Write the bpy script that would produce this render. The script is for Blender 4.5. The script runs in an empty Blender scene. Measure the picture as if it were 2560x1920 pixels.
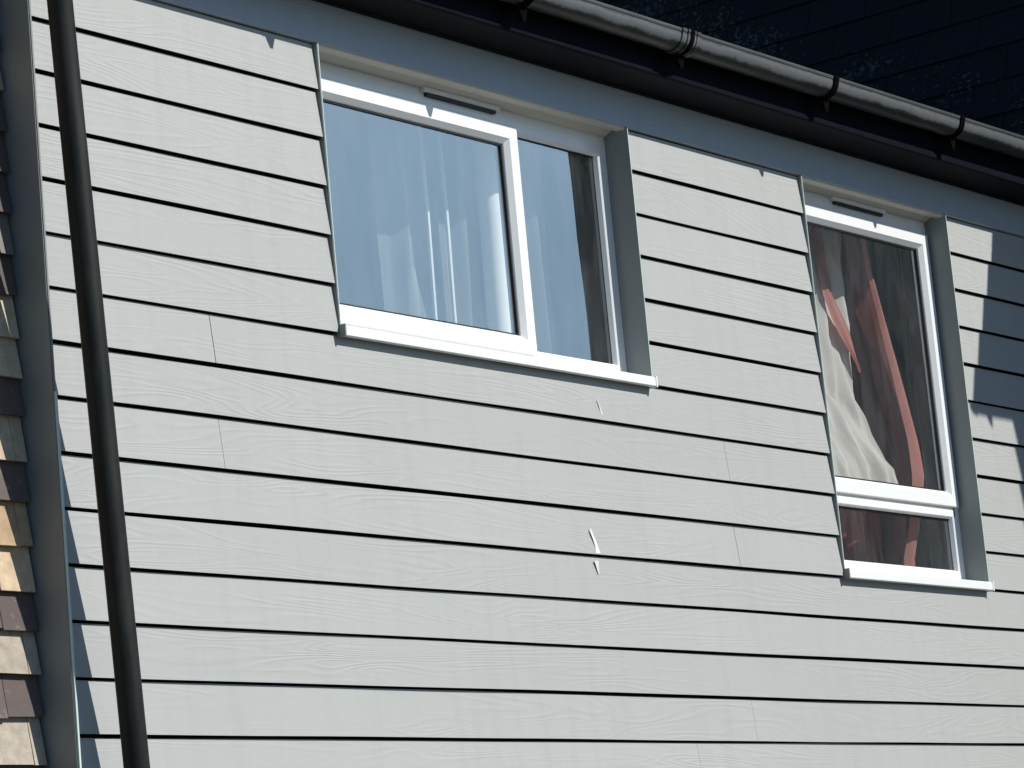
import bpy, bmesh, math, random
from mathutils import Vector, Matrix
random.seed(7)
S = bpy.context.scene
COL = S.collection

# ---------------------------------------------------------------- camera
# local survey frame: x along the clad wall, y into it, z = 0 at the bottom of the frieze board
Z0 = 4.45                                   # height of that line above the ground
YAW, PITCH, ROLL = .93872, .18519, -.09199
fw = Vector((math.sin(YAW)*math.cos(PITCH), math.cos(YAW)*math.cos(PITCH), math.sin(PITCH)))
rt = Vector((math.cos(YAW), -math.sin(YAW), 0)); up = rt.cross(fw)
r2 = rt*math.cos(ROLL)+up*math.sin(ROLL); u2 = -rt*math.sin(ROLL)+up*math.cos(ROLL)
cam = bpy.data.cameras.new('camera'); co = bpy.data.objects.new('camera', cam); COL.objects.link(co)
M = Matrix((r2, u2, -fw)).transposed().to_4x4(); M.translation = Vector((0, -5.88507, Z0-2.84204))
co.matrix_world = M
cam.sensor_width = 36; cam.sensor_fit = 'HORIZONTAL'; cam.lens = 8000/2560*36
cam.clip_start = .1; cam.clip_end = 3000
S.camera = co

# ---------------------------------------------------------------- light
SUN = Vector((.41, -1, .84)).normalized()
w = bpy.data.worlds.new('World'); S.world = w; w.use_nodes = True
nt = w.node_tree; bg = nt.nodes['Background']
sky = nt.nodes.new('ShaderNodeTexSky'); sky.sky_type = 'NISHITA'; sky.sun_disc = False
sky.sun_elevation = math.asin(SUN.z); sky.sun_rotation = math.atan2(SUN.x, SUN.y)
sky.air_density = 1.0; sky.dust_density = .3; sky.ozone_density = 3
# bright sky patch added low at the front right to brighten the wide window's reflection
tc = nt.nodes.new('ShaderNodeTexCoord')
def wn(typ, **kw):
    q = nt.nodes.new('ShaderNode'+typ)
    for k_, v_ in kw.items(): setattr(q, k_, v_)
    return q
def wm(op, a, b=0.0):
    q = wn('Math', operation=op)
    for i, v in enumerate((a, b)):
        if isinstance(v, (int, float)): q.inputs[i].default_value = v
        else: nt.links.new(v, q.inputs[i])
    return q.outputs[0]
sx = wn('SeparateXYZ'); nt.links.new(tc.outputs['Generated'], sx.inputs[0])
az = wm('ARCTAN2', sx.outputs[0], wm('MULTIPLY', sx.outputs[1], -1))          # from the wall normal, positive to the right
da = wm('DIVIDE', wm('SUBTRACT', az, math.radians(57)), math.radians(17)); de = wm('DIVIDE', wm('SUBTRACT', sx.outputs[2], .25), .13)
rr = wm('ADD', wm('POWER', wm('ABSOLUTE', da), 4), wm('POWER', wm('ABSOLUTE', de), 4))
cn = wn('TexNoise'); cn.inputs['Scale'].default_value = 6.5; cn.inputs['Detail'].default_value = 5; cn.inputs['Roughness'].default_value = .5
nt.links.new(tc.outputs['Generated'], cn.inputs['Vector'])
cm = wm('MULTIPLY', wm('EXPONENT', wm('MULTIPLY', rr, -1)), wm('ADD', wm('MULTIPLY', cn.outputs[0], 1.3), .25))
cmx = wn('Mix', data_type='RGBA'); nt.links.new(cm, cmx.inputs[0]); cmx.clamp_factor = True
tint = wn('Mix', data_type='RGBA', blend_type='MULTIPLY'); tint.inputs[0].default_value = 1; tint.inputs[7].default_value = (.80, 1.0, 1.17, 1)
nt.links.new(sky.outputs[0], tint.inputs[6])
nt.links.new(tint.outputs[2], cmx.inputs[6]); cmx.inputs[7].default_value = (14, 20.5, 27.0, 1)
nt.links.new(cmx.outputs[2], bg.inputs[0]); bg.inputs[1].default_value = .068
sl = bpy.data.lights.new('sun', 'SUN'); sl.energy = 5.0; sl.angle = math.radians(.5); sl.color = (1, .975, .93)
so = bpy.data.objects.new('sun', sl); COL.objects.link(so)
so.rotation_euler = SUN.to_track_quat('Z', 'Y').to_euler(); so.location = (4, -20, 20)
S.view_settings.view_transform = 'Standard'; S.view_settings.look = 'None'
S.view_settings.exposure = -.08; S.view_settings.gamma = 1

# ---------------------------------------------------------------- materials
def mat(name, col, rough=.6, spec=.5, metal=0):
    m = bpy.data.materials.new(name); m.use_nodes = True
    p = m.node_tree.nodes['Principled BSDF']
    p.inputs['Base Color'].default_value = (*col, 1); p.inputs['Roughness'].default_value = rough
    p.inputs['Specular IOR Level'].default_value = spec; p.inputs['Metallic'].default_value = metal
    return m
class NT:
    def __init__(s, m): s.t = m.node_tree; s.p = s.t.nodes['Principled BSDF']
    def n(s, typ, **kw):
        x = s.t.nodes.new('ShaderNode'+typ)
        for k, v in kw.items():
            if k[0] == '_': x.inputs[k[1:].replace('_', ' ')].default_value = v
            else: setattr(x, k, v)
        return x
    def l(s, a, b): s.t.links.new(a, b)
    def math(s, op, a, b=0.0, c=None):
        x = s.n('Math', operation=op)
        for i, v in enumerate((a, b) + ((c,) if c is not None else ())):
            if isinstance(v, (int, float)): x.inputs[i].default_value = v
            else: s.l(v, x.inputs[i])
        return x.outputs[0]
    def noise(s, vec, scale, detail=3, rough=.5, dist=0):
        x = s.n('TexNoise'); x.inputs['Scale'].default_value = scale; x.inputs['Detail'].default_value = detail
        x.inputs['Roughness'].default_value = rough; x.inputs['Distortion'].default_value = dist
        s.l(vec, x.inputs['Vector']); return x.outputs[0]
    def ramp(s, f, stops):
        x = s.n('ValToRGB'); s.l(f, x.inputs[0]); e = x.color_ramp.elements
        while len(e) < len(stops): e.new(.5)
        for el, (p, c) in zip(e, stops): el.position = p; el.color = (*c, 1) if len(c) == 3 else c
        return x.outputs[0]
    def mix(s, f, a, b, blend='MIX'):
        x = s.n('Mix', data_type='RGBA', blend_type=blend)
        for i, v in ((0, f), (6, a), (7, b)):
            if isinstance(v, (int, float)): x.inputs[i].default_value = v
            elif isinstance(v, tuple): x.inputs[i].default_value = (*v, 1)
            else: s.l(v, x.inputs[i])
        return x.outputs[2]
    def bump(s, h, strength, dist):
        b = s.n('Bump'); b.inputs['Strength'].default_value = strength; b.inputs['Distance'].default_value = dist
        s.l(h, b.inputs['Height']); s.l(b.outputs[0], s.p.inputs['Normal'])
    def comb(s, x, y, z):
        c = s.n('CombineXYZ')
        for i, v in enumerate((x, y, z)):
            if isinstance(v, (int, float)): c.inputs[i].default_value = v
            else: s.l(v, c.inputs[i])
        return c.outputs[0]
    def pos(s):
        g = s.n('NewGeometry'); x = s.n('SeparateXYZ'); s.l(g.outputs['Position'], x.inputs[0])
        return g.outputs['Position'], x.outputs[0], x.outputs[1], x.outputs[2]
    def attr(s, name):
        a = s.n('Attribute', attribute_name=name); return a

BOARD = (.418, .424, .405)
def board_material(name, col, grain=1.0, vertical=False):
    """cement cladding embossed with cedar grain"""
    m = mat(name, col, .62, .35); t = NT(m); P, x, y, z = t.pos()
    row = t.math('FLOOR', t.math('MULTIPLY', t.math('SUBTRACT', z, Z0+.002), 1/.15))
    xs = t.math('ADD', x, t.math('MULTIPLY', row, 7.31))
    v = t.comb(t.math('MULTIPLY', xs, .75), row, t.math('MULTIPLY', z, 7.5))
    n = t.noise(v, 1.0, 2, .45, .55)
    rings = t.math('SINE', t.math('MULTIPLY', n, 120))
    rings = t.math('POWER', t.math('MULTIPLY_ADD', rings, .5, .5), 2.2)
    fib = t.noise(t.comb(t.math('MULTIPLY', xs, 9), row, t.math('MULTIPLY', z, 260)), 1, 3, .6)
    mask = t.ramp(t.noise(t.comb(t.math('MULTIPLY', xs, .8), row, t.math('MULTIPLY', z, 11)), 1, 2), [(.38, (0,)*3), (.62, (1,)*3)])
    h = t.math('ADD', t.math('MULTIPLY', t.math('MULTIPLY', rings, mask), .9), t.math('MULTIPLY', fib, .22))
    t.bump(h, .42*grain, .0014)
    big = t.noise(P, 1.6, 4, .6); fine = t.noise(P, 55, 3, .7)
    c1 = t.mix(big, tuple(c*.955 for c in col), tuple(min(1, c*1.04) for c in col))
    # old run-off streaks and dusty patches
    st = t.noise(t.comb(t.math('MULTIPLY', x, 14), y, t.math('MULTIPLY', z, 1.1)), 1, 4, .6)
    c2 = t.mix(t.ramp(st, [(.48, (0,)*3), (.78, (.42,)*3)]), c1, tuple(c*.84 for c in col))
    c3 = t.mix(t.ramp(fine, [(.40, (0,)*3), (.75, (.16,)*3)]), c2, tuple(c*.80 for c in col))
    bo = t.n('TexWhiteNoise', noise_dimensions='1D'); t.l(row, bo.inputs['W'])
    c4 = t.mix(t.math('MULTIPLY', bo.outputs[0], .20), c3, tuple(c*.78 for c in col))
    t.l(c4, t.p.inputs['Base Color'])
    return m
M_BOARD = board_material('cladding_grey', BOARD)
M_FRIEZE = board_material('frieze_grey', (.43, .485, .52), 1.5)
def plain(name, col, rough, var=.06, scale=6, spec=.5, bump=0, bscale=80):
    m = mat(name, col, rough, spec); t = NT(m); P, x, y, z = t.pos()
    t.l(t.mix(t.noise(P, scale, 5, .6), tuple(c*(1-var*2) for c in col), tuple(min(1, c*(1+var)) for c in col)), t.p.inputs['Base Color'])
    if bump: t.bump(t.noise(P, bscale, 4), bump, .002)
    return m
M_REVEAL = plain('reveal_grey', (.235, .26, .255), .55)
M_TRIM = plain('corner_trim', (.62, .76, .70), .4)
M_PVC = plain('white_pvc', (.84, .85, .83), .28, .02, 9)
M_CAP = plain('grey_cap', (.26, .27, .26), .6)  # mid grey for the left sill end caps
M_LINING = plain('cream_lining', (.62, .59, .52), .5, .06, 12)
M_LAP_SHADE = mat('lap_shade', (.014, .010, .013), .9, .1)  # near-black lap faces and board ends, lap shadow put into the colour
M_GASKET = mat('gasket', (.012, .012, .013), .5)
M_DARKPVC = plain('black_pvc', (.022, .025, .030), .38, .2, 15)
M_FASCIA = plain('fascia_black', (.003, .005, .010), .7, .3, 12, spec=.06)
M_STRAP = mat('strap_black', (.003, .003, .004), .9, .03)
M_SOFFIT = plain('soffit_brown', (.0085, .0075, .0085), .7, .2, 10, spec=.15, bump=.3)
M_BACK = plain('sheathing_dark', (.05, .045, .05), .9)
M_ROOM = plain('room_paint', (.34, .32, .29), .9, .03)
M_MARK = mat('dropping_white', (.85, .87, .84), .7)
M_MARK2 = mat('dropping_faint', (.66, .69, .66), .7)
M_RENDER = plain('render', (.42, .40, .36), .85, .08, 3, bump=.5)

def gutter_material():
    """black plastic gutter, highlight painted along its upper flank, algae and dirt lower down"""
    m = mat('weathered_gutter', (.02, .021, .023), .3, .6); t = NT(m); P, x, y, z = t.pos()
    d = t.noise(t.comb(t.math('MULTIPLY', x, 3), t.math('MULTIPLY', y, 22), t.math('MULTIPLY', z, 22)), 1, 6, .65)
    sp = t.noise(P, 70, 4, .7); lg = t.noise(P, 9, 5, .65)
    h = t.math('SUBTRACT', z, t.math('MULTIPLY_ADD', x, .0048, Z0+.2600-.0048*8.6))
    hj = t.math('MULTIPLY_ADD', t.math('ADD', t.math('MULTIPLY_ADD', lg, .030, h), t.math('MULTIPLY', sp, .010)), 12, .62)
    highlight_band = t.ramp(hj, [(.40, (0,)*3), (.50, (1,)*3), (.74, (.9,)*3), (.84, (.25,)*3)])  # pale band by height: the sky highlight put into the colour
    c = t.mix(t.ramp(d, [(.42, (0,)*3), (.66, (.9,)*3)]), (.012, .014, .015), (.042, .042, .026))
    c = t.mix(highlight_band, c, t.mix(lg, (.085, .092, .095), (.19, .20, .205)))
    c = t.mix(t.ramp(sp, [(.60, (0,)*3), (.72, (.8,)*3)]), c, (.06, .06, .045))
    t.l(c, t.p.inputs['Base Color'])
    t.l(t.math('MULTIPLY_ADD', d, .30, .30), t.p.inputs['Roughness'])
    t.bump(sp, .25, .002)
    return m
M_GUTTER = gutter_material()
def pipe_material():
    m = mat('downpipe_black', (.020, .022, .024), .4, .22); t = NT(m); P, x, y, z = t.pos()
    d = t.noise(t.comb(t.math('MULTIPLY', x, 20), t.math('MULTIPLY', y, 20), t.math('MULTIPLY', z, 4)), 1, 5, .65)
    t.l(t.mix(t.ramp(d, [(.4, (0,)*3), (.75, (.8,)*3)]), (.009, .011, .010), (.028, .030, .027)), t.p.inputs['Base Color'])
    t.l(t.math('MULTIPLY_ADD', d, .3, .38), t.p.inputs['Roughness'])
    return m
M_PIPE = pipe_material()

def glass_material():
    m = bpy.data.materials.new('window_glass'); m.use_nodes = True; t = m.node_tree; t.nodes.clear()
    out = t.nodes.new('ShaderNodeOutputMaterial'); mx = t.nodes.new('ShaderNodeMixShader')
    tr = t.nodes.new('ShaderNodeBsdfTransparent'); tr.inputs[0].default_value = (.95, .96, .95, 1)
    gl = t.nodes.new('ShaderNodeBsdfGlossy'); gl.inputs['Roughness'].default_value = .0; gl.inputs[0].default_value = (.95, .98, 1, 1)
    # double glazing: reflectance from the angle alone, the same from either side
    gg = t.nodes.new('ShaderNodeNewGeometry'); dt = t.nodes.new('ShaderNodeVectorMath'); dt.operation = 'DOT_PRODUCT'
    t.links.new(gg.outputs['Incoming'], dt.inputs[0]); t.links.new(gg.outputs['Normal'], dt.inputs[1])
    def mt(op, a, b):
        q = t.nodes.new('ShaderNodeMath'); q.operation = op
        for i, v in enumerate((a, b)):
            if isinstance(v, (int, float)): q.inputs[i].default_value = v
            else: t.links.new(v, q.inputs[i])
        return q.outputs[0]
    fr = mt('ADD', mt('MULTIPLY', mt('POWER', mt('SUBTRACT', 1, mt('ABSOLUTE', dt.outputs['Value'], 0)), 3), .80), .20)
    # the panes bow very slightly
    g = t.nodes.new('ShaderNodeNewGeometry'); no = t.nodes.new('ShaderNodeTexNoise'); no.inputs['Scale'].default_value = 2.2; no.inputs['Detail'].default_value = 0
    b = t.nodes.new('ShaderNodeBump'); b.inputs['Distance'].default_value = .0015; b.inputs['Strength'].default_value = 1
    t.links.new(g.outputs['Position'], no.inputs['Vector']); t.links.new(no.outputs[0], b.inputs['Height']); t.links.new(b.outputs[0], gl.inputs['Normal'])
    t.links.new(fr, mx.inputs[0]); t.links.new(tr.outputs[0], mx.inputs[1]); t.links.new(gl.outputs[0], mx.inputs[2])
    # pale diffuse patches painted into the panes in place of hazy reflections
    du = t.nodes.new('ShaderNodeBsdfDiffuse'); du.inputs[0].default_value = (.75, .74, .72, 1)
    mp = t.nodes.new('ShaderNodeMapping'); mp.inputs['Rotation'].default_value = (0, .6, 0); mp.inputs['Scale'].default_value = (9, 4, 2.2)
    dn = t.nodes.new('ShaderNodeTexNoise'); dn.inputs['Scale'].default_value = 1.3; dn.inputs['Detail'].default_value = 6; dn.inputs['Roughness'].default_value = .62; dn.inputs['Distortion'].default_value = .8
    rp = t.nodes.new('ShaderNodeMapRange'); rp.inputs[1].default_value = .38; rp.inputs[2].default_value = .75; rp.inputs[3].default_value = .003; rp.inputs[4].default_value = .048
    t.links.new(g.outputs['Position'], mp.inputs[0]); t.links.new(mp.outputs[0], dn.inputs['Vector']); t.links.new(dn.outputs[0], rp.inputs[0])
    m2 = t.nodes.new('ShaderNodeMixShader'); t.links.new(rp.outputs[0], m2.inputs[0]); t.links.new(mx.outputs[0], m2.inputs[1]); t.links.new(du.outputs[0], m2.inputs[2]); t.links.new(m2.outputs[0], out.inputs[0])
    return m
M_GLASS = glass_material()
def cloth(name, col, trans=.35, var=.08, alpha=None):
    m = bpy.data.materials.new(name); m.use_nodes = True; t = NT(m)
    t.t.nodes.remove(t.p); out = [n for n in t.t.nodes if n.type == 'OUTPUT_MATERIAL'][0]
    g = t.n('NewGeometry'); nz = t.noise(g.outputs['Position'], 14, 4, .6)
    c = t.mix(nz, tuple(k*(1-var) for k in col), tuple(min(1, k*(1+var)) for k in col))
    d = t.n('BsdfDiffuse'); tl = t.n('BsdfTranslucent'); mx = t.n('MixShader'); mx.inputs[0].default_value = trans
    t.l(c, d.inputs[0]); t.l(c, tl.inputs[0]); t.l(d.outputs[0], mx.inputs[1]); t.l(tl.outputs[0], mx.inputs[2])
    last = mx.outputs[0]
    if alpha:
        tp = t.n('BsdfTransparent'); m2 = t.n('MixShader'); m2.inputs[0].default_value = alpha
        t.l(tp.outputs[0], m2.inputs[1]); t.l(last, m2.inputs[2]); last = m2.outputs[0]
    t.l(last, out.inputs[0]); return m
M_NET = cloth('cream_net', (.90, .87, .82), .14, .05, .90)
M_RED_SUNLIT = cloth('sunlit_red_fabric', (.56, .26, .23), .12, .16)  # sunlit copy of the red fabric, sunshine put into its colour
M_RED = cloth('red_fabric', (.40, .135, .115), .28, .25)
M_SHEER = cloth('sheer_curtain', (.62, .68, .66), .3, .04, .30)
M_SHEER2 = cloth('sheer_bunch', (.66, .70, .68), .3, .04, .55)
M_WHITEC = cloth('white_curtain', (.94, .95, .90), .08, .04)

def tile_material(name, lich=0.0, lowz=None):
    """clay tiles; every tile carries its own fired colour"""
    m = mat(name, (.2, .15, .12), .85, .25); t = NT(m); P, x, y, z = t.pos()
    if lowz is not None: z = t.math('ADD', z, t.math('MULTIPLY', y, -.50))
    a = t.attr('tint').outputs['Color']
    n1 = t.noise(P, 26, 6, .7); n2 = t.noise(P, 120, 3, .7)
    c = t.mix(t.ramp(n1, [(.35, (0,)*3), (.8, (.55,)*3)]), a, (.10, .085, .08) if lowz is None else (.012, .012, .015), 'MIX')
    c = t.mix(t.ramp(n2, [(.35, (0,)*3), (.85, (.5 if lowz is None else .05,)*3)]), c, (.55, .50, .42), 'SOFT_LIGHT')
    vo = t.noise(P, 34, 5, .75)
    if lowz is None:
        f = t.ramp(vo, [(.60, (0,)*3), (.68, (lich,)*3)])
    else:
        band = t.ramp(t.math('MULTIPLY_ADD', z, -1/.40, (lowz+.40)/.40-.4), [(.05, (0,)*3), (.8, (1,)*3)])
        pv = t.noise(P, 2.5, 2)
        thr = t.math('MULTIPLY', band, t.math('MULTIPLY_ADD', pv, 1.6, -.3))
        f = t.math('MULTIPLY', t.ramp(t.math('ADD', t.noise(P, 40, 5, .72), t.math('MULTIPLY', thr, .24)), [(.70, (0,)*3), (.78, (1,)*3)]), lich)
    c = t.mix(f, c, (.30, .31, .24) if lowz is None else (.085, .085, .078))
    t.l(c, t.p.inputs['Base Color'])
    t.bump(t.math('ADD', n1, t.math('MULTIPLY', n2, .5)), .5, .003)
    return m
M_TILE = tile_material('hung_tiles', .5)
M_SLATE = tile_material('dark_roof_tiles', 1.0, Z0+.72)

# ---------------------------------------------------------------- mesh helpers
class MB:
    def __init__(s): s.v = []; s.f = []; s.m = []; s.t = []
    def add(s, vs, fs, mi=0, tint=None):
        b = len(s.v); s.v += [tuple(v) for v in vs]
        for f in fs: s.f.append([b+i for i in f]); s.m.append(mi); s.t.append(tint or (1, 1, 1))
    def box(s, x0, x1, y0, y1, z0, z1, mi=0, tint=None):
        vs = [(x, y, z) for x in (x0, x1) for y in (y0, y1) for z in (z0, z1)]
        s.add(vs, [(0, 1, 3, 2), (4, 6, 7, 5), (0, 4, 5, 1), (2, 3, 7, 6), (0, 2, 6, 4), (1, 5, 7, 3)], mi, tint)
    def prism_x(s, prof, x0, x1, mi=0, closed=True):
        """prof: list of (y,z), swept along x"""
        n = len(prof); vs = [(x0, y, z) for y, z in prof]+[(x1, y, z) for y, z in prof]
        fs = [(i, (i+1) % n, n+(i+1) % n, n+i) for i in range(n if closed else n-1)]
        if closed: fs += [tuple(range(n-1, -1, -1)), tuple(range(n, 2*n))]
        s.add(vs, fs, mi)
    def ring(s, x0, x1, z0, z1, prof, mi=0):
        """mitred frame; prof = list of (inward offset, y)"""
        n = len(prof); vs = []
        for cx, cz, sx, sz in ((x0, z0, 1, 1), (x1, z0, -1, 1), (x1, z1, -1, -1), (x0, z1, 1, -1)):
            for o, y in prof: vs.append((cx+sx*o, y, cz+sz*o))
        fs = []
        for c in range(4):
            for i in range(n-1):
                a = c*n+i; b = ((c+1) % 4)*n+i; fs.append((a, b, b+1, a+1))
        s.add(vs, fs, mi)
    def tube(s, pts, r, seg=24, mi=0, cap=True):
        pts = [Vector(p) for p in pts]; rs = r if isinstance(r, (list, tuple)) else [r]*len(pts)
        ring = []; 
        for i, p in enumerate(pts):
            d = (pts[min(i+1, len(pts)-1)]-pts[max(i-1, 0)]).normalized()
            a = d.cross(Vector((0, 1, 0)) if abs(d.y) < .9 else Vector((1, 0, 0))).normalized(); b = d.cross(a)
            ring.append([p+(a*math.cos(t)+b*math.sin(t))*rs[i] for t in [2*math.pi*k/seg for k in range(seg)]])
        vs = [q for R in ring for q in R]; fs = []
        for i in range(len(pts)-1):
            for k in range(seg):
                fs.append((i*seg+k, i*seg+(k+1) % seg, (i+1)*seg+(k+1) % seg, (i+1)*seg+k))
        if cap: fs += [tuple(range(seg)), tuple(range(len(vs)-1, len(vs)-1-seg, -1))]
        s.add(vs, fs, mi)
    def build(s, name, mats, parent=None, smooth=False, bevel=0, tint=False, origin=None):
        me = bpy.data.meshes.new(name)
        me.from_pydata([(v[0], v[1], v[2]+Z0) for v in s.v], [], s.f)
        for m in (mats if isinstance(mats, (list, tuple)) else [mats]): me.materials.append(m)
        for p, mi in zip(me.polygons, s.m): p.material_index = mi
        if tint:
            ca = me.color_attributes.new('tint', 'FLOAT_COLOR', 'CORNER')
            for p, c in zip(me.polygons, s.t):
                for li in p.loop_indices: ca.data[li].color = (*c, 1)
        bm = bmesh.new(); bm.from_mesh(me); bmesh.ops.recalc_face_normals(bm, faces=bm.faces); bm.to_mesh(me); bm.free()
        if smooth:
            for p in me.polygons: p.use_smooth = True
            me.set_sharp_from_angle(angle=math.radians(38))
        o = bpy.data.objects.new(name, me); COL.objects.link(o)
        if bevel:
            b = o.modifiers.new('bevel', 'BEVEL'); b.width = bevel; b.segments = 2; b.limit_method = 'ANGLE'; b.angle_limit = math.radians(40)
        if parent: o.parent = parent
        return o
def thing(name, label, cat, group=None):
    o = bpy.data.objects.new(name, None); COL.objects.link(o); o.empty_display_size = .3
    o['label'] = label; o['category'] = cat
    if group: o['group'] = group
    return o
def tag(o, label, cat=None, group=None):
    o['label'] = label
    if cat: o['category'] = cat
    if group: o['group'] = group
    return o

# ---------------------------------------------------------------- ground
g = MB(); g.add([(-400, -400, -Z0), (400, -400, -Z0), (400, 400, -Z0), (-400, 400, -Z0)], [(0, 1, 2, 3)])
M_GROUND = plain('paved_ground', (.085, .085, .08), .9, .15, .8)
go = g.build('ground', M_GROUND); go['kind'] = 'structure'

# ---------------------------------------------------------------- key lines of the clad wall
XC = 5.99                                    # left corner of the clad wall
XE = 12.45                                   # where it meets the projecting neighbour
W1 = (7.204, 8.828, -.880); W2 = (9.955, 11.029, -1.478)     # left, right, sill top
D = .093                                     # depth of the window reveals

house = thing('clad_house', 'house wall faced in pale grey horizontal boards with two white windows under a black gutter', 'house')

# cladding boards
cl = MB()
def board(k, x0, x1):
    zb = -.15*k; n = max(2, int((x1-x0)/.16)); t = .0135; tz = zw[k+1 if k < 29 else k]
    vs = []
    for i in range(n+1):
        x = x0+(x1-x0)*i/n
        dy = wob[k](x); dz = zw[k](x)
        vs += [(x, dy, zb+dz), (x, t*.94+dy*.3, zb+.1425+tz(x)), (x, t+.0145, zb+.1425+tz(x)), (x, t+.0145, zb+.1600), (x, t+.017, zb+.1600), (x, t+.017, zb+.012), (x, .0035+dy, zb+.012), (x, .0030+dy, zb+dz)]
    fs = []
    for i in range(n):
        a = 8*i
        fs.append((a, a+8, a+9, a+1)); fs.append((a+7, a+15, a+8, a))
    cl.add(vs, fs)
    fs = []
    for i in range(n):
        a = 8*i
        for j in (1, 2, 3, 4, 5, 6): fs.append((a+j, a+8+j, a+9+j, a+1+j))
    for a in (0, 8*n): fs += [(a, a+1, a+2, a+6, a+7), (a+2, a+3, a+4, a+5), (a+2, a+5, a+6)]
    b0 = len(cl.v)-len(vs)
    for f in fs: cl.f.append([b0+i for i in f]); cl.m.append(1); cl.t.append((1, 1, 1))
def wave(amp, k):
    ph = [random.uniform(0, 6.3) for _ in range(3)]; f = [random.uniform(.7, 1.3), random.uniform(1.8, 3.2), random.uniform(4, 6.5)]
    return lambda x: amp*(.5*math.sin(f[0]*x+ph[0])+.35*math.sin(f[1]*x+ph[1])+.25*math.sin(f[2]*x+ph[2]))
wob = {k: wave(.0020, k) for k in range(1, 30)}; zw = {k: wave(.0018, k) for k in range(1, 31)}
JOINTS = {7: [6.640], 9: [6.646], 8: [9.259], 10: [9.263], 14: [9.262], 15: [8.901]}
for k in range(1, 30):
    spans = [(XC+.006, XE)]
    cuts = []
    if k <= 6: cuts.append((W1[0]-.0065, W1[1]+.0065))
    if k <= 10: cuts.append((W2[0]-.0065, W2[1]+.0065))
    for a, b in cuts:
        spans = [q for s0, s1 in spans for q in (((s0, a), (b, s1)) if s0 < a < s1 else ((s0, s1),))]
    gap = {7: .0026, 8: .0014, 9: .0014, 10: .0020}.get(k, .0009)
    for j in JOINTS.get(k, []):
        spans = [q for s0, s1 in spans for q in (((s0, j-gap/2), (j+gap/2, s1)) if s0 < j < s1 else ((s0, s1),))]
    for s0, s1 in spans: board(k, s0, s1)
cl.build('cladding', [M_BOARD, M_LAP_SHADE], house)

# sheathing behind, with the window openings
bk = MB()
yb0, yb1 = .034, .26
xs = [XC+.004, W1[0]-.004, W1[1]+.004, W2[0]-.004, W2[1]+.004, XE]
bk.box(xs[0], xs[1], yb0, yb1, -4.44, .28); bk.box(xs[2], xs[3], yb0, yb1, -4.44, .28); bk.box(xs[4], xs[5], yb0, yb1, -4.44, .28)
bk.box(xs[1], xs[2], yb0, yb1, -4.44, W1[2]-.03); bk.box(xs[1], xs[2], yb0, yb1, .014, .28)
bk.box(xs[3], xs[4], yb0, yb1, -4.44, W2[2]-.03); bk.box(xs[3], xs[4], yb0, yb1, .014, .28)
bk.build('wall', M_BACK, house)
# rest of the body (side, back, ceilings) so light stays out
bd = MB()
bd.box(XC+.004, XC+.2, .262, 6, -4.44, .28); bd.box(XE-.2, XE, .262, 6, -4.44, .28); bd.box(XC+.2, XE-.2, 5.8, 6, -4.44, .28)
bd.build('outer_walls', M_RENDER, house)

# frieze board
fz = MB(); n = 30; vs = []; fs = []
fw_ = wave(.0012, 0)
for i in range(n+1):
    x = XC+(XE-XC)*i/n; d = fw_(x)
    vs += [(x, -.003+d, -.003+d*.5), (x, .001+d, .137), (x, .017, .137), (x, .017, -.003+d*.5)]
for i in range(n):
    for j in range(4): a = 4*i; fs.append((a+j, a+4+j, a+4+(j+1) % 4, a+(j+1) % 4))
fs += [(0, 1, 2, 3), (4*n+3, 4*n+2, 4*n+1, 4*n)]
fz.add(vs, fs); fz.build('frieze_board', M_FRIEZE, house)
# soffit with its edge bead, fascia
sf = MB(); sf.box(XC-.03, XE, -.161, .017, .1375, .147)
sf.prism_x([(-.002, .1375), (-.016, .1375), (-.013, .131), (-.004, .127), (-.002, .128)], XC, XE)
sf.build('soffit', M_SOFFIT, house)
fa = MB(); fa.prism_x([(-.162, .133), (-.173, .133), (-.175, .136), (-.175, .305), (-.162, .305)], XC-.04, XE)
fa.build('fascia', M_FASCIA, house)

# left corner: trim edge and the dark return face
ct = MB()
ct.box(XC-.001, XC+.0045, -.003, .033, -1.19, -.003, 0); ct.box(XC-.0008, XC+.0052, -.0060, .033, -4.44, -1.192, 1)  # upper length darker: the pipe's shadow is put into its colour
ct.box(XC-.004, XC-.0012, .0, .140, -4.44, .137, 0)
ct.build('corner_trim', [M_REVEAL, M_TRIM], house)

# ---------------------------------------------------------------- windows
FACE = .045
FR_PROF = [(0, D+.05), (0, D), (.040, D), (.046, D+.004), (.052, D+.020)]
SASH_PROF = [(0, D-.001), (0, D-.011), (.003, D-.014), (.046, D-.014), (.049, D-.011), (.062, D+.002), (.064, D+.010)]
def pane_mesh(x0, x1, z0, z1, y):
    m = MB(); m.add([(x0, y, z0), (x1, y, z0), (x1, y, z1), (x0, y, z1)], [(0, 1, 2, 3)])
    return m
def gasket(m, x0, x1, z0, z1, y, mi, wd=.005):
    m.ring(x0, x1, z0, z1, [(-.001, y), (wd, y), (wd, y+.010)], mi)
def sill(x0, x1, zt, parent):
    m = MB()
    m.prism_x([(D+.04, zt+.018), (-.016, zt+.001), (-.0215, zt-.003), (-.0215, zt-.031), (-.018, zt-.033), (-.004, zt-.033), (-.004, zt-.012), (D+.04, zt-.004)], x0+.006, x1-.005)
    s = m.build('sill', M_PVC, parent, bevel=.0012)
    for a_, b_, c_ in ((x0, x0+.0062, D), (x1-.0052, x1+.003, .012)):
        c = MB(); c.box(a_, b_, -.0238, c_, zt-.035, zt+.003); c.build('sill_end_cap', M_PVC if b_ > x1-.1 else M_CAP, parent, bevel=.001)
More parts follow.
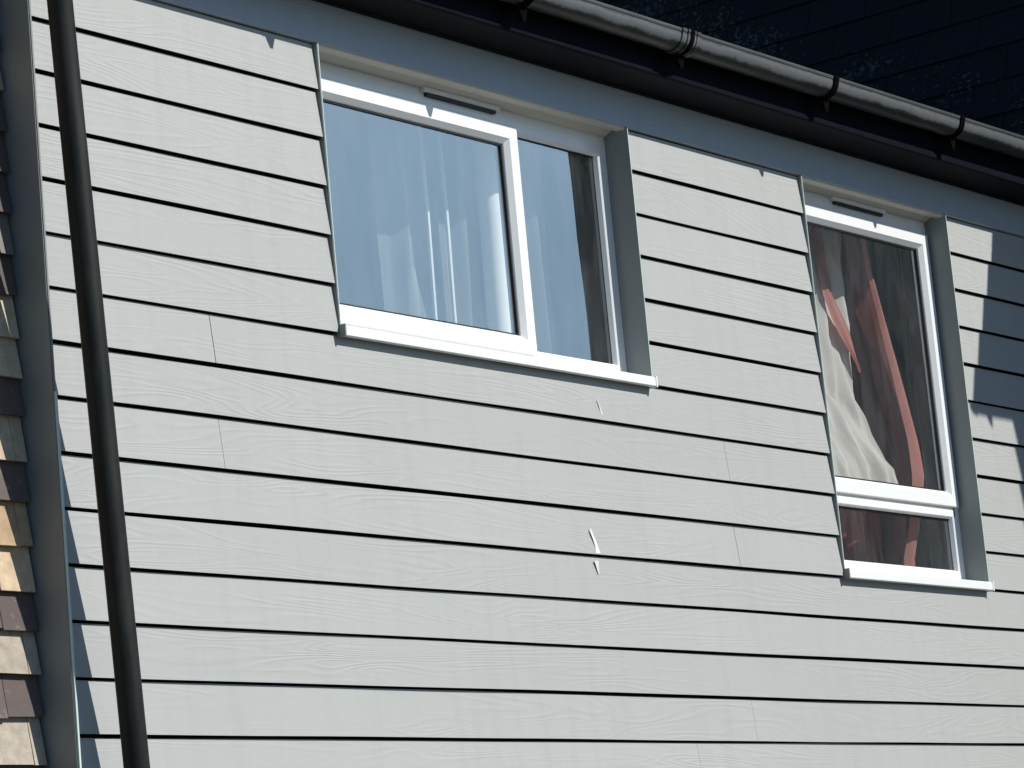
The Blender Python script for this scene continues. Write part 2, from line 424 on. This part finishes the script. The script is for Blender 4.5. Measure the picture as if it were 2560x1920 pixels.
def reveal(x0, x1, zt, parent):
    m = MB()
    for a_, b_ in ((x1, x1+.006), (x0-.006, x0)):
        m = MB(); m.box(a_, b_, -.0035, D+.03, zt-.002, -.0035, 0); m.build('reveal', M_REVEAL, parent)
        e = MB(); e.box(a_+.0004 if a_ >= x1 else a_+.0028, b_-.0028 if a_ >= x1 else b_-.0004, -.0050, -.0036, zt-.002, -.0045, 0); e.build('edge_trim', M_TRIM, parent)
    l = MB()
    l.prism_x([(.004, -.003), (.004, -.009), (.012, -.012), (.040, -.010), (.046, -.002), (.046, .004), (.004, .004)], x0+.001, x1-.001)
    l.prism_x([(.047, .006), (.047, -.001), (.060, -.002), (.083, -.016), (D-.0005, -.018), (D-.0005, .006)], x0+.001, x1-.001)
    l.build('head_lining', M_LINING, parent, bevel=.0015)
def vent(x0, x1, z, parent):
    m = MB()
    m.prism_x([(D-.0005, z+.013), (D-.012, z+.011), (D-.017, z+.004), (D-.018, z-.010), (D-.010, z-.011), (D-.0005, z-.011)], x0, x1, 0)
    m.prism_x([(D-.0006, z-.0115), (D-.013, z-.0115), (D-.012, z-.022), (D-.0006, z-.022)], x0+.018, x1-.018, 1)
    m.build('trickle_vent', [M_PVC, M_GASKET], parent, bevel=.001)
def frame_mesh(x0, x1, zb, head):
    m = MB(); m.ring(x0+.001, x1-.001, zb, head, FR_PROF)
    m.box(x0+.001, x1-.001, D+.0005, D+.05, head, .006)                     # head add-on carrying the vent
    return m

# W1: opening sash on the left, fixed light on the right
x0, x1, zt = W1
XM = 8.300
f1 = frame_mesh(x0, x1, -.868, -.040)
f1.box(XM-.045, XM+.016, D, D+.05, -.83, -.086)                              # mullion
gasket(f1, XM+.016, x1-.046, -.822, -.088, D+.016, 1)
win1 = f1.build('window', [M_PVC, M_GASKET], house, bevel=0)
win1['label'] = 'wide white window with an opening sash on the left and a narrow fixed light on the right'
s1 = MB(); s1.ring(x0+.012, XM+.002, -.842, -.070, SASH_PROF); gasket(s1, x0+.076, XM-.062, -.778, -.134, D+.008, 1)
s1.build('sash', [M_PVC, M_GASKET], win1)
pane_mesh(x0+.07, XM-.055, -.785, -.128, D+.014).build('pane', M_GLASS, win1)
pane_mesh(XM+.012, x1-.04, -.83, -.08, D+.022).build('pane', M_GLASS, win1)
sill(x0-.006, x1+.001, zt, win1); reveal(x0, x1, zt, win1); vent(7.815, 8.215, -.020, win1)
# W2: tall opening sash over a small fixed light
x0, x1, zt = W2
f2 = frame_mesh(x0, x1, -1.466, -.040)
f2.box(x0+.03, x1-.03, D, D+.05, -1.206, -1.15)                               # transom
f2.prism_x([(D, -1.206), (D+.004, -1.209), (D+.02, -1.214), (D+.03, -1.206)], x0+.03, x1-.03)
gasket(f2, x0+.046, x1-.046, -1.42, -1.214, D+.016, 1)
win2 = f2.build('window', [M_PVC, M_GASKET], house)
win2['label'] = 'narrow tall white window with a big sash over a small fixed light'
s2 = MB(); s2.ring(x0+.012, x1-.012, -1.170, -.070, SASH_PROF); gasket(s2, x0+.076, x1-.076, -1.106, -.134, D+.008, 1)
s2.build('sash', [M_PVC, M_GASKET], win2)
pane_mesh(x0+.07, x1-.07, -1.11, -.128, D+.014).build('pane', M_GLASS, win2)
pane_mesh(x0+.04, x1-.04, -1.43, -1.20, D+.022).build('pane', M_GLASS, win2)
sill(x0-.006, x1+.001, zt, win2); reveal(x0, x1, zt, win2); vent(10.306, 10.700, -.020, win2)

# rooms behind
rm = MB()
for a, b in ((XC+.21, 9.35), (9.45, XE-.21)):
    rm.box(a, a+.02, .262, 4, -2.4, .20); rm.box(b-.02, b, .262, 4, -2.4, .20); rm.box(a, b, 4, 4.02, -2.4, .20)
    rm.box(a, b, .262, 4, -2.42, -2.4); rm.box(a, b, .262, 4, .20, .22)
rm.build('room', M_ROOM, house)

# ---------------------------------------------------------------- curtains (each hangs on its own)
def cv(x, y, z):
    d = (y-.113)*.16; return (x-(1.77 if x > 9.3 else 1.38)*d, y-d, z-.49*d)
def sheet(name, cols, zs, fn, material, thick=.0015):
    """fn(u, v, z) -> (x, y); u across, v down"""
    m = MB(); vs = []; nu = cols; nz = len(zs)
    for j, z in enumerate(zs):
        for i in range(nu+1):
            x, y = fn(i/nu, z); vs.append(cv(x, y, z))
    fs = [(j*(nu+1)+i, j*(nu+1)+i+1, (j+1)*(nu+1)+i+1, (j+1)*(nu+1)+i) for j in range(nz-1) for i in range(nu)]
    m.add(vs, fs); return m.build(name, material, smooth=True)
def lerp(tab, z):
    if z >= tab[0][0]: return tab[0][1]
    for (a, va), (b, vb) in zip(tab, tab[1:]):
        if z >= b:
            t = (a-z)/(a-b); return va+(vb-va)*t
    return tab[-1][1]
ZS = [.12-.035*i for i in range(60)]
# cream net: hangs back from the glass at the top, gathered at z = -.72, spilling on to the inner ledge below
NR = [(.1, 10.80), (-.35, 10.81), (-.64, 10.72), (-.74, 10.715), (-.88, 10.75), (-1.02, 10.83), (-1.2, 10.86), (-2, 10.86)]
NY_ = [(.1, .37), (-.3, .36), (-.64, .31), (-.72, .30), (-.88, .25), (-1.0, .215), (-1.25, .22), (-2, .25)]
def net(u, z):
    a, b = 10.0, lerp(NR, z)
    sw = .5+.5*math.tanh((z+.74)*5)                        # pleats above the tie, splayed folds below
    f = .6*math.sin(u*(15+9*sw)+(1-sw)*2.6*z)+.5*math.sin(u*37-z*4)+.35*math.sin(u*61+z*9)
    cr = abs(math.sin(u*29+z*11))**.6+.6*abs(math.sin(u*47-z*23+2*math.sin(z*9)))
    return a+(b-a)*u+.006*math.sin(z*31+u*9), lerp(NY_, z)+.018*f+.013*cr*(.4+.6*(1-sw))+.02*(1-u)
o = sheet('net_curtain', 150, [z for z in ZS if z > -1.2], net, M_NET); tag(o, 'cream net curtain gathered to the left inside the narrow tall window', 'curtain')
# red curtain: front hem catches the sun, the rest runs back into the room
RX = [(.1, 10.84), (-.2, 10.853), (-.27, 10.863), (-.41, 10.880), (-.59, 10.893), (-.75, 10.910), (-.91, 10.925), (-1.03, 10.914), (-1.15, 10.90), (-1.35, 10.895), (-2, 10.9)]
RY = [(.1, .27), (-.2, .257), (-.27, .250), (-.41, .235), (-.59, .210), (-.75, .192), (-.91, .175), (-1.03, .160), (-1.15, .175), (-1.35, .235), (-2, .26)]
RW = [(.1, .018), (-.27, .022), (-.41, .030), (-.59, .042), (-.9, .060), (-1.03, .075), (-1.2, .06), (-2, .07)]
def red(u, z):
    xe, ye, wd = lerp(RX, z), lerp(RY, z), lerp(RW, z)
    if u < .2:
        t = u/.2; return xe-wd*(1-t)**1.0*1.0, ye+.012*(1-t)-.010*math.sin(math.pi*t)
    if u < .3:
        t = (u-.2)/.1; return xe+.010*math.sin(t*math.pi/2), ye+.016*t
    t = (u-.3)/.7
    return xe+.010+.17*t+.007*math.sin(t*21+z*2), ye+.016+.42*t+.006*math.sin(t*30+z*1.4)
o = sheet('red_curtain', 100, ZS, red, M_RED); o.data.materials.append(M_RED_SUNLIT)
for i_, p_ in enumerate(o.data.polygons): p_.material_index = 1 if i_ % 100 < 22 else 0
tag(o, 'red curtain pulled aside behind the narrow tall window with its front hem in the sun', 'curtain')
def red3(u, z): return 10.56+.36*u, .385+.022*math.sin(u*17+z*3)+.01*math.sin(u*43)
o = sheet('red_curtain', 60, [z for z in ZS if z < -.95], red3, M_RED); tag(o, 'dark red curtain filling the small bottom light of the narrow tall window', 'curtain')
# strip of red lining turned out over the net
R2L = [(.1, 10.57), (-.31, 10.590), (-.41, 10.612), (-.49, 10.655), (-.57, 10.715), (-.62, 10.728)]
R2R = [(.1, 10.63), (-.31, 10.668), (-.33, 10.678), (-.43, 10.728), (-.57, 10.735), (-.62, 10.730)]
def red2(u, z):
    a, b = lerp(R2L, z), lerp(R2R, z)
    return a+(b-a)*u, lerp(NY_, z)-.026+.005*math.sin(u*9)
o = sheet('red_curtain', 30, [z for z in ZS if -.63 < z < .12], red2, M_RED_SUNLIT); tag(o, 'narrow strip of red fabric lying over the cream net in the narrow tall window', 'curtain')
# white curtains of the wide window
def plait(m, x, y, r, zt, zb, seg=14, sx=1.0):
    m.tube([cv(x, y, zt+.25), cv(x+.004, y, zt-.1), cv(x-.003, y+.004, (zt+zb)/2), cv(x+.004, y, zb)], r, seg, cap=False)
wc = MB()
N_, vs = 110, []
for z in ZS:
    for i in range(N_+1):
        u = i/N_; vs.append(cv(8.02+.52*u, .47+.018*math.sin(u*22+z)+.010*math.sin(u*47-z*2)-.05*u, z))
wc.add(vs, [(j*(N_+1)+i, j*(N_+1)+i+1, (j+1)*(N_+1)+i+1, (j+1)*(N_+1)+i) for j in range(len(ZS)-1) for i in range(N_)])
o = wc.build('white_curtain', M_SHEER, smooth=True); tag(o, 'sheer pale curtain spread behind the left sash of the wide window', 'curtain')
wc = MB(); plait(wc, 8.475, .345, .042, -.2, -1.6, 20); plait(wc, 8.53, .37, .030, -.2, -1.6, 20)
o = wc.build('white_curtain', M_WHITEC, smooth=True); tag(o, 'rolled fold of white curtain glowing at the right of the left sash', 'curtain')
for (x, y, r_), lab in (((8.165, .375, .007), 'thin bright upright curtain hem left of centre in the wide window, the longer one'), ((8.300, .40, .0075), 'thin bright upright curtain hem in the wide window, next to the white fold')):
    wc = MB(); plait(wc, x, y, r_, -.2, -1.6, 8); o = wc.build('curtain_hem', M_WHITEC, smooth=True); tag(o, lab, 'curtain')
wc = MB(); wc.tube([(8.262, .54, -.36), (8.262, .54, -.44), (8.275, .54, -.56), (8.285, .54, -.66), (8.28, .54, -.80), (8.275, .54, -1.2)], [.002, .010, .020, .032, .036, .036], 16)
o = wc.build('white_curtain', M_SHEER2, smooth=True); tag(o, 'pale bunched curtain tapering to a point low in the left sash of the wide window', 'curtain')
def rcur(u, z): return 8.50+.30*u, .36+.022*math.sin(u*13)+.008*math.sin(u*40+z*2)
o = sheet('white_curtain', 70, ZS, rcur, M_SHEER); tag(o, 'sheer pale curtain behind the narrow right light of the wide window', 'curtain')

# ---------------------------------------------------------------- gutter
GS = .0048                                    # fall of the gutter along the wall
GX = 7.0
def gz(x): return .2600+(x-8.6)*GS
GY, GR = -.228, .052
def half_round(m, x0, x1, r, th=.003, mi=0, lip=True, y=GY, a0=0, a1=180, dz=0, gzf=gz):
    pr = []
    N = 26
    for i in range(N+1):
        a = math.radians(a0+(a1-a0)*i/N)+math.pi; pr.append((y+r*math.cos(a), r*math.sin(a)+dz))
    inner = [(y+(r-th)*math.cos(math.radians(a0+(a1-a0)*i/N)+math.pi), (r-th)*math.sin(math.radians(a0+(a1-a0)*i/N)+math.pi)+dz) for i in range(N, -1, -1)]
    if lip: pr = [(y-r+.004, .012+dz), (y-r-.003, .013+dz), (y-r-.0045, .007+dz), (y-r-.002, .001+dz)] + pr; inner = inner + [(y-r+.005, .004+dz)]
    prof = pr+inner; n = len(prof)
    vs = [(x0, yy, zz+gzf(x0)) for yy, zz in prof]+[(x1, yy, zz+gzf(x1)) for yy, zz in prof]
    fs = [(i, (i+1) % n, n+(i+1) % n, n+i) for i in range(n)]
    k = len(pr)
    # end rings as quads
    L = n//2
    fs += [(i, n-1-i, n-2-i, i+1) for i in range(L-1)] + [(n+i, n+i+1, 2*n-2-i, 2*n-1-i) for i in range(L-1)]
    m.add(vs, fs, mi)
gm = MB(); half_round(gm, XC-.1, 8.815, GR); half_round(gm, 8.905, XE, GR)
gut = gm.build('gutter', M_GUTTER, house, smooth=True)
def lug(m, bx):
    c0 = gz(bx); vs = []
    for wd, zz in ((.021, -.050), (.018, -.080), (.006, -.108)):
        for y_ in (GY-.004, GY+.010): vs += [(bx-wd, y_, c0+zz), (bx+wd, y_, c0+zz)]
    m.add(vs, [(0, 1, 3, 2), (0, 4, 5, 1), (2, 3, 7, 6), (0, 2, 6, 4), (1, 5, 7, 3), (4, 8, 9, 5), (6, 7, 11, 10), (4, 6, 10, 8), (5, 9, 11, 7), (8, 10, 11, 9)])
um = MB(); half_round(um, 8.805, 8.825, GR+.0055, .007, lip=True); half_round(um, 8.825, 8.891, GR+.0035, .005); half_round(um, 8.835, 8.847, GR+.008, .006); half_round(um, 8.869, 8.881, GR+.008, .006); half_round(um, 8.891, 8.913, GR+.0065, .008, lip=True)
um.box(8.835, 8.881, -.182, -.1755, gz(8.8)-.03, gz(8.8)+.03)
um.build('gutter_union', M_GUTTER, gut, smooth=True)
bl = MB(); half_round(bl, 8.847, 8.869, GR+.0105, .008); lug(bl, 8.858); bl.build('gutter_bracket', M_STRAP, gut, smooth=True)
for bx in (9.800, 10.735, 11.63, 7.965, 7.10, 6.25):
    m = MB(); c0 = gz(bx)
    half_round(m, bx-.015, bx+.015, GR+.006, .008)
    lug(m, bx)
    m.prism_x([(GY-.030, c0-.048), (GY+.0, c0-.070), (GY+.030, c0-.066), (-.176, c0-.052), (-.176, c0-.040), (GY+.02, c0-.056), (GY, c0-.059)], bx-.010, bx+.010)
    m.prism_x([(GY-GR-.006, c0+.016), (GY-GR-.007, c0-.006), (GY-GR+.002, c0-.006), (GY-GR+.004, c0+.016)], bx-.012, bx+.012)
    m.box(bx-.03, bx+.03, -.180, -.1755, c0-.055, c0+.03)
    m.build('gutter_bracket', M_STRAP, gut, smooth=True)

# ---------------------------------------------------------------- downpipe
def px(z): return 6.012-.067*(z+.96)
def ps(z): return .131+.020*(z+.96)
dp = MB()
pts = [(px(z), -ps(z), z) for z in [-4.3, -3.4, -2.6, -1.8, -1.0, -.4, .02]]
pts += [(px(.02)-.004, -ps(.02)-.02, .07), (px(.02)-.006, -.215, .14), (px(.02)-.006, GY, .18), (px(.02)-.006, GY, gz(XC)-.03)]
dp.tube(pts, .0345, 32)
pipe = dp.build('downpipe', M_PIPE, house, smooth=True)
for z in (-2.75,):
    m = MB(); m.tube([(px(z), -ps(z), z), (px(z+.05), -ps(z+.05), z+.05)], .040, 32); m.box(px(z)-.012, px(z)+.012, -ps(z)+.03, -.001, z+.01, z+.04)
    m.build('pipe_clip', M_PIPE, pipe, smooth=True)

# bird dropping streaks on the boards
def streak(pts, wds, y, material, label):
    m = MB(); L = []
    for (x, z), wd in zip(pts, wds): L += [(x-wd/2, y, z), (x+wd/2, y, z)]
    n = len(pts); L2 = [(a, b+.0012, c) for a, b, c in L]
    fs = [(2*i, 2*i+1, 2*i+3, 2*i+2) for i in range(n-1)]
    off = 2*n; fs += [(off+a, off+b, off+c_, off+d) for a, b, c_, d in fs]
    fs += [(0, off, off+1, 1), (2*n-2, 2*n-1, off+2*n-1, off+2*n-2)] + [(2*i, 2*i+2, off+2*i+2, off+2*i) for i in range(n-1)] + [(2*i+1, off+2*i+1, off+2*i+3, 2*i+3) for i in range(n-1)]
    m.add(L+L2, fs); o = m.build('bird_dropping', material, house); o['label'] = label
def yb(k, z): return .0115*(z+.15*k)/.15-.0022
streak([(8.391, -1.418), (8.398, -1.437), (8.409, -1.457), (8.417, -1.478), (8.422, -1.4975)], [.004, .011, .013, .015, .026], .0003, M_MARK, 'white dropping streak above a board edge')
streak([(8.414, -1.522), (8.417, -1.545), (8.421, -1.566)], [.022, .012, .005], .0045, M_MARK2, 'faint lower end of the dropping streak')
streak([(8.503, -.985), (8.512, -1.010), (8.520, -1.033)], [.003, .006, .010], .0005, M_MARK2, 'faint short streak under the wide window')

# roof of the clad house
rf = MB()
def shingle_rows(m, rows, gauge, org, rowdir, updir, nrm, length, width, thick, tintf, stagger=.5, skipf=None):
    org, rowdir, updir, nrm = map(Vector, (org, rowdir, updir, nrm))
    for r in range(rows):
        off = (r % 2)*width*stagger
        i = 0; a = -off
        while a < length:
            b = min(a+width-.003, length); a_ = max(a, 0)
            if b > a_+.01:
                j1 = random.uniform(-.002, .002); j2 = random.uniform(0, .003)
                base = org+updir*(gauge*r+j1)
                p = []
                for s_, u_, n_ in ((a_, 0, thick*1.9+j2), (b, 0, thick*1.9+j2+random.uniform(-.001, .001)), (b, gauge+.02, thick*.9), (a_, gauge+.02, thick*.9)):
                    p.append(base+rowdir*s_+updir*u_+nrm*n_)
                q = [v-nrm*thick for v in p]
                m.add(p+q, [(0, 1, 2, 3), (7, 6, 5, 4), (0, 4, 5, 1), (1, 5, 6, 2), (2, 6, 7, 3), (3, 7, 4, 0)], 0, tintf(r, i))
            a += width; i += 1
SL = math.radians(11)
def dark(r, i):
    k = random.uniform(.85, 1.15); return (.010*k, .011*k, .014*k)
shingle_rows(rf, 14, .30, (XC-.05, -.205, .262), (1, 0, 0), (0, math.cos(SL), math.sin(SL)), (0, -math.sin(SL), math.cos(SL)), XE-XC, .30, .012, dark)
rf.box(XC-.05, XE, -.160, 4.0, .22, .256); rf.build('roof', M_SLATE, house, tint=True)

# ---------------------------------------------------------------- left: tile-hung house
lh = thing('tile_hung_house', 'house wall hung with sandy and brown clay tiles at the left edge', 'house')
lb = MB(); lb.box(1.5, XC-.005, .142, 6, -4.44, 1.2); lb.build('wall', M_RENDER, lh)
tl = MB()
bots = [-.10-.1145*i for i in range(-8, 8)]
bots = [.92, .805, .69, .575, .46, .345, .23, .115, .0, -.114, -.229, -.343, -.458, -.572, -.686, -.800, -.915, -1.029, -1.135, -1.242, -1.364, -1.472, -1.593, -1.711, -1.816, -1.931, -2.046, -2.168, -2.282]
bots += [-2.282-.1145*i for i in range(1, 19)]
SAND = (.64, .53, .38); BEIGE = (.50, .44, .36); BROWN = (.145, .115, .108); TAN = (.66, .51, .34); GREYS = (.24, .22, .19)
cols = {-.915: BROWN, -.800: GREYS, -.686: BROWN, -1.029: SAND, -1.135: SAND, -1.242: BROWN, -1.364: SAND, -1.472: BROWN, -1.593: (.50, .36, .22), -1.711: TAN, -1.816: BROWN, -1.931: BEIGE, -2.046: BROWN, -2.168: BEIGE, -2.282: BROWN}
for i, zb in enumerate(bots):
    zt = (bots[i-1] if i else zb+.115)+.03
    jo = 5.925 if (i % 2 == 0) else 5.925-.0825
    if abs(zb+1.364) < .01 or abs(zb+1.593) < .01 or abs(zb+1.931) < .01 or abs(zb+2.168) < .01: jo = 5.932
    elif zb < -1.0 and zb > -2.3: jo = 5.932-.0825
    edges = [XC-.012, jo]+[jo-.165*q for q in range(1, 24)]
    for e, (b, a) in enumerate(zip(edges, edges[1:])):
        if a < 2: break
        base = cols.get(zb); 
        if base is None or e > 1: base = base if (base and random.random() < .6) else random.choice([SAND, BEIGE, BROWN, BROWN, TAN, GREYS])
        k = random.uniform(.88, 1.1); tint = tuple(min(1, c*k) for c in base)
        j = random.uniform(-.0015, .0015); j2 = random.uniform(-.003, .003)
        ga = .0012
        p = [(a+ga, .100+j, zb+j2), (b-ga, .100+j+random.uniform(-.001, .001), zb+j2+random.uniform(-.002, .002)), (b-ga, .124, zt), (a+ga, .124, zt)]
        q = [(x_, y_+.011, z_) for x_, y_, z_ in p]
        tl.add(p+q, [(0, 1, 2, 3), (7, 6, 5, 4), (0, 4, 5, 1), (1, 5, 6, 2), (2, 6, 7, 3), (3, 7, 4, 0)], 0, tint)
tl.build('hung_tiles', M_TILE, lh, tint=True)

# ---------------------------------------------------------------- right: projecting neighbour
nh = thing('projecting_house', 'projecting dark tiled house rising beyond the gutter at the top right', 'house')
NX, NY, NO = 12.45, -2.53, -2.0
MS = .38
nb = MB(); nb.box(NX, 18, NY, 6, -4.44, 2.05); nb.build('wall', plain('neighbour_cladding', (.36, .40, .37), .7, .08, 5), nh)
def mx_(z): return 12.07+MS*(z-1.10)
ms = MB()
for ya, yb_, zl in ((-.36, 6, .24), (NO, -.362, 1.05)):
    ms.add([(mx_(zl)+.02, ya, zl), (mx_(zl)+.02, yb_, zl), (mx_(3.2)+.02, yb_, 3.2), (mx_(3.2)+.02, ya, 3.2), (18, ya, zl), (18, yb_, zl), (18, yb_, 3.2), (18, ya, 3.2)],
           [(0, 1, 2, 3), (4, 7, 6, 5), (0, 3, 7, 4), (1, 5, 6, 2), (3, 2, 6, 7), (0, 4, 5, 1)])
ms.build('attic_wall', M_BACK, nh)
nrm = Vector((-1, 0, MS)).normalized(); upd = Vector((MS, 0, 1)).normalized()
st = MB()
shingle_rows(st, 18, .178, (mx_(.24), -.34, .24), (0, 1, 0), upd, nrm, 5.5, .30, .009, dark)
shingle_rows(st, 14, .178, (mx_(1.05), NO-.02, 1.05), (0, 1, 0), upd, nrm, -NO-.34, .30, .009, dark)
st.build('roof_tiles', M_SLATE, nh, tint=True)
ev = MB(); ev.box(11.975, NX-.002, NO-.021, -.362, .90, 1.055); ev.build('eaves', M_RENDER, nh)
ng = MB(); N = 18; prof = []
for i in range(N+1): a = math.pi+math.pi*i/N; prof.append((11.948+.040*math.cos(a), .942+.040*math.sin(a)))
prof += [(11.948+.037*math.cos(2*math.pi-math.pi*i/N), .942+.037*math.sin(2*math.pi-math.pi*i/N)) for i in range(N+1)]
n = len(prof); vs = [(x_, NO-.03, z_) for x_, z_ in prof]+[(x_, -.36, z_) for x_, z_ in prof]
ng.add(vs, [(i, (i+1) % n, n+(i+1) % n, n+i) for i in range(n)]+[tuple(range(N+1))])
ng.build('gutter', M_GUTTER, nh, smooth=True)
nbk = MB(); nbk.tube([(12.05, NO-.01, .902), (12.05, NO-.01, .85)], [.026, .006], 8); nbk.build('eaves_bracket', M_DARKPVC, nh)
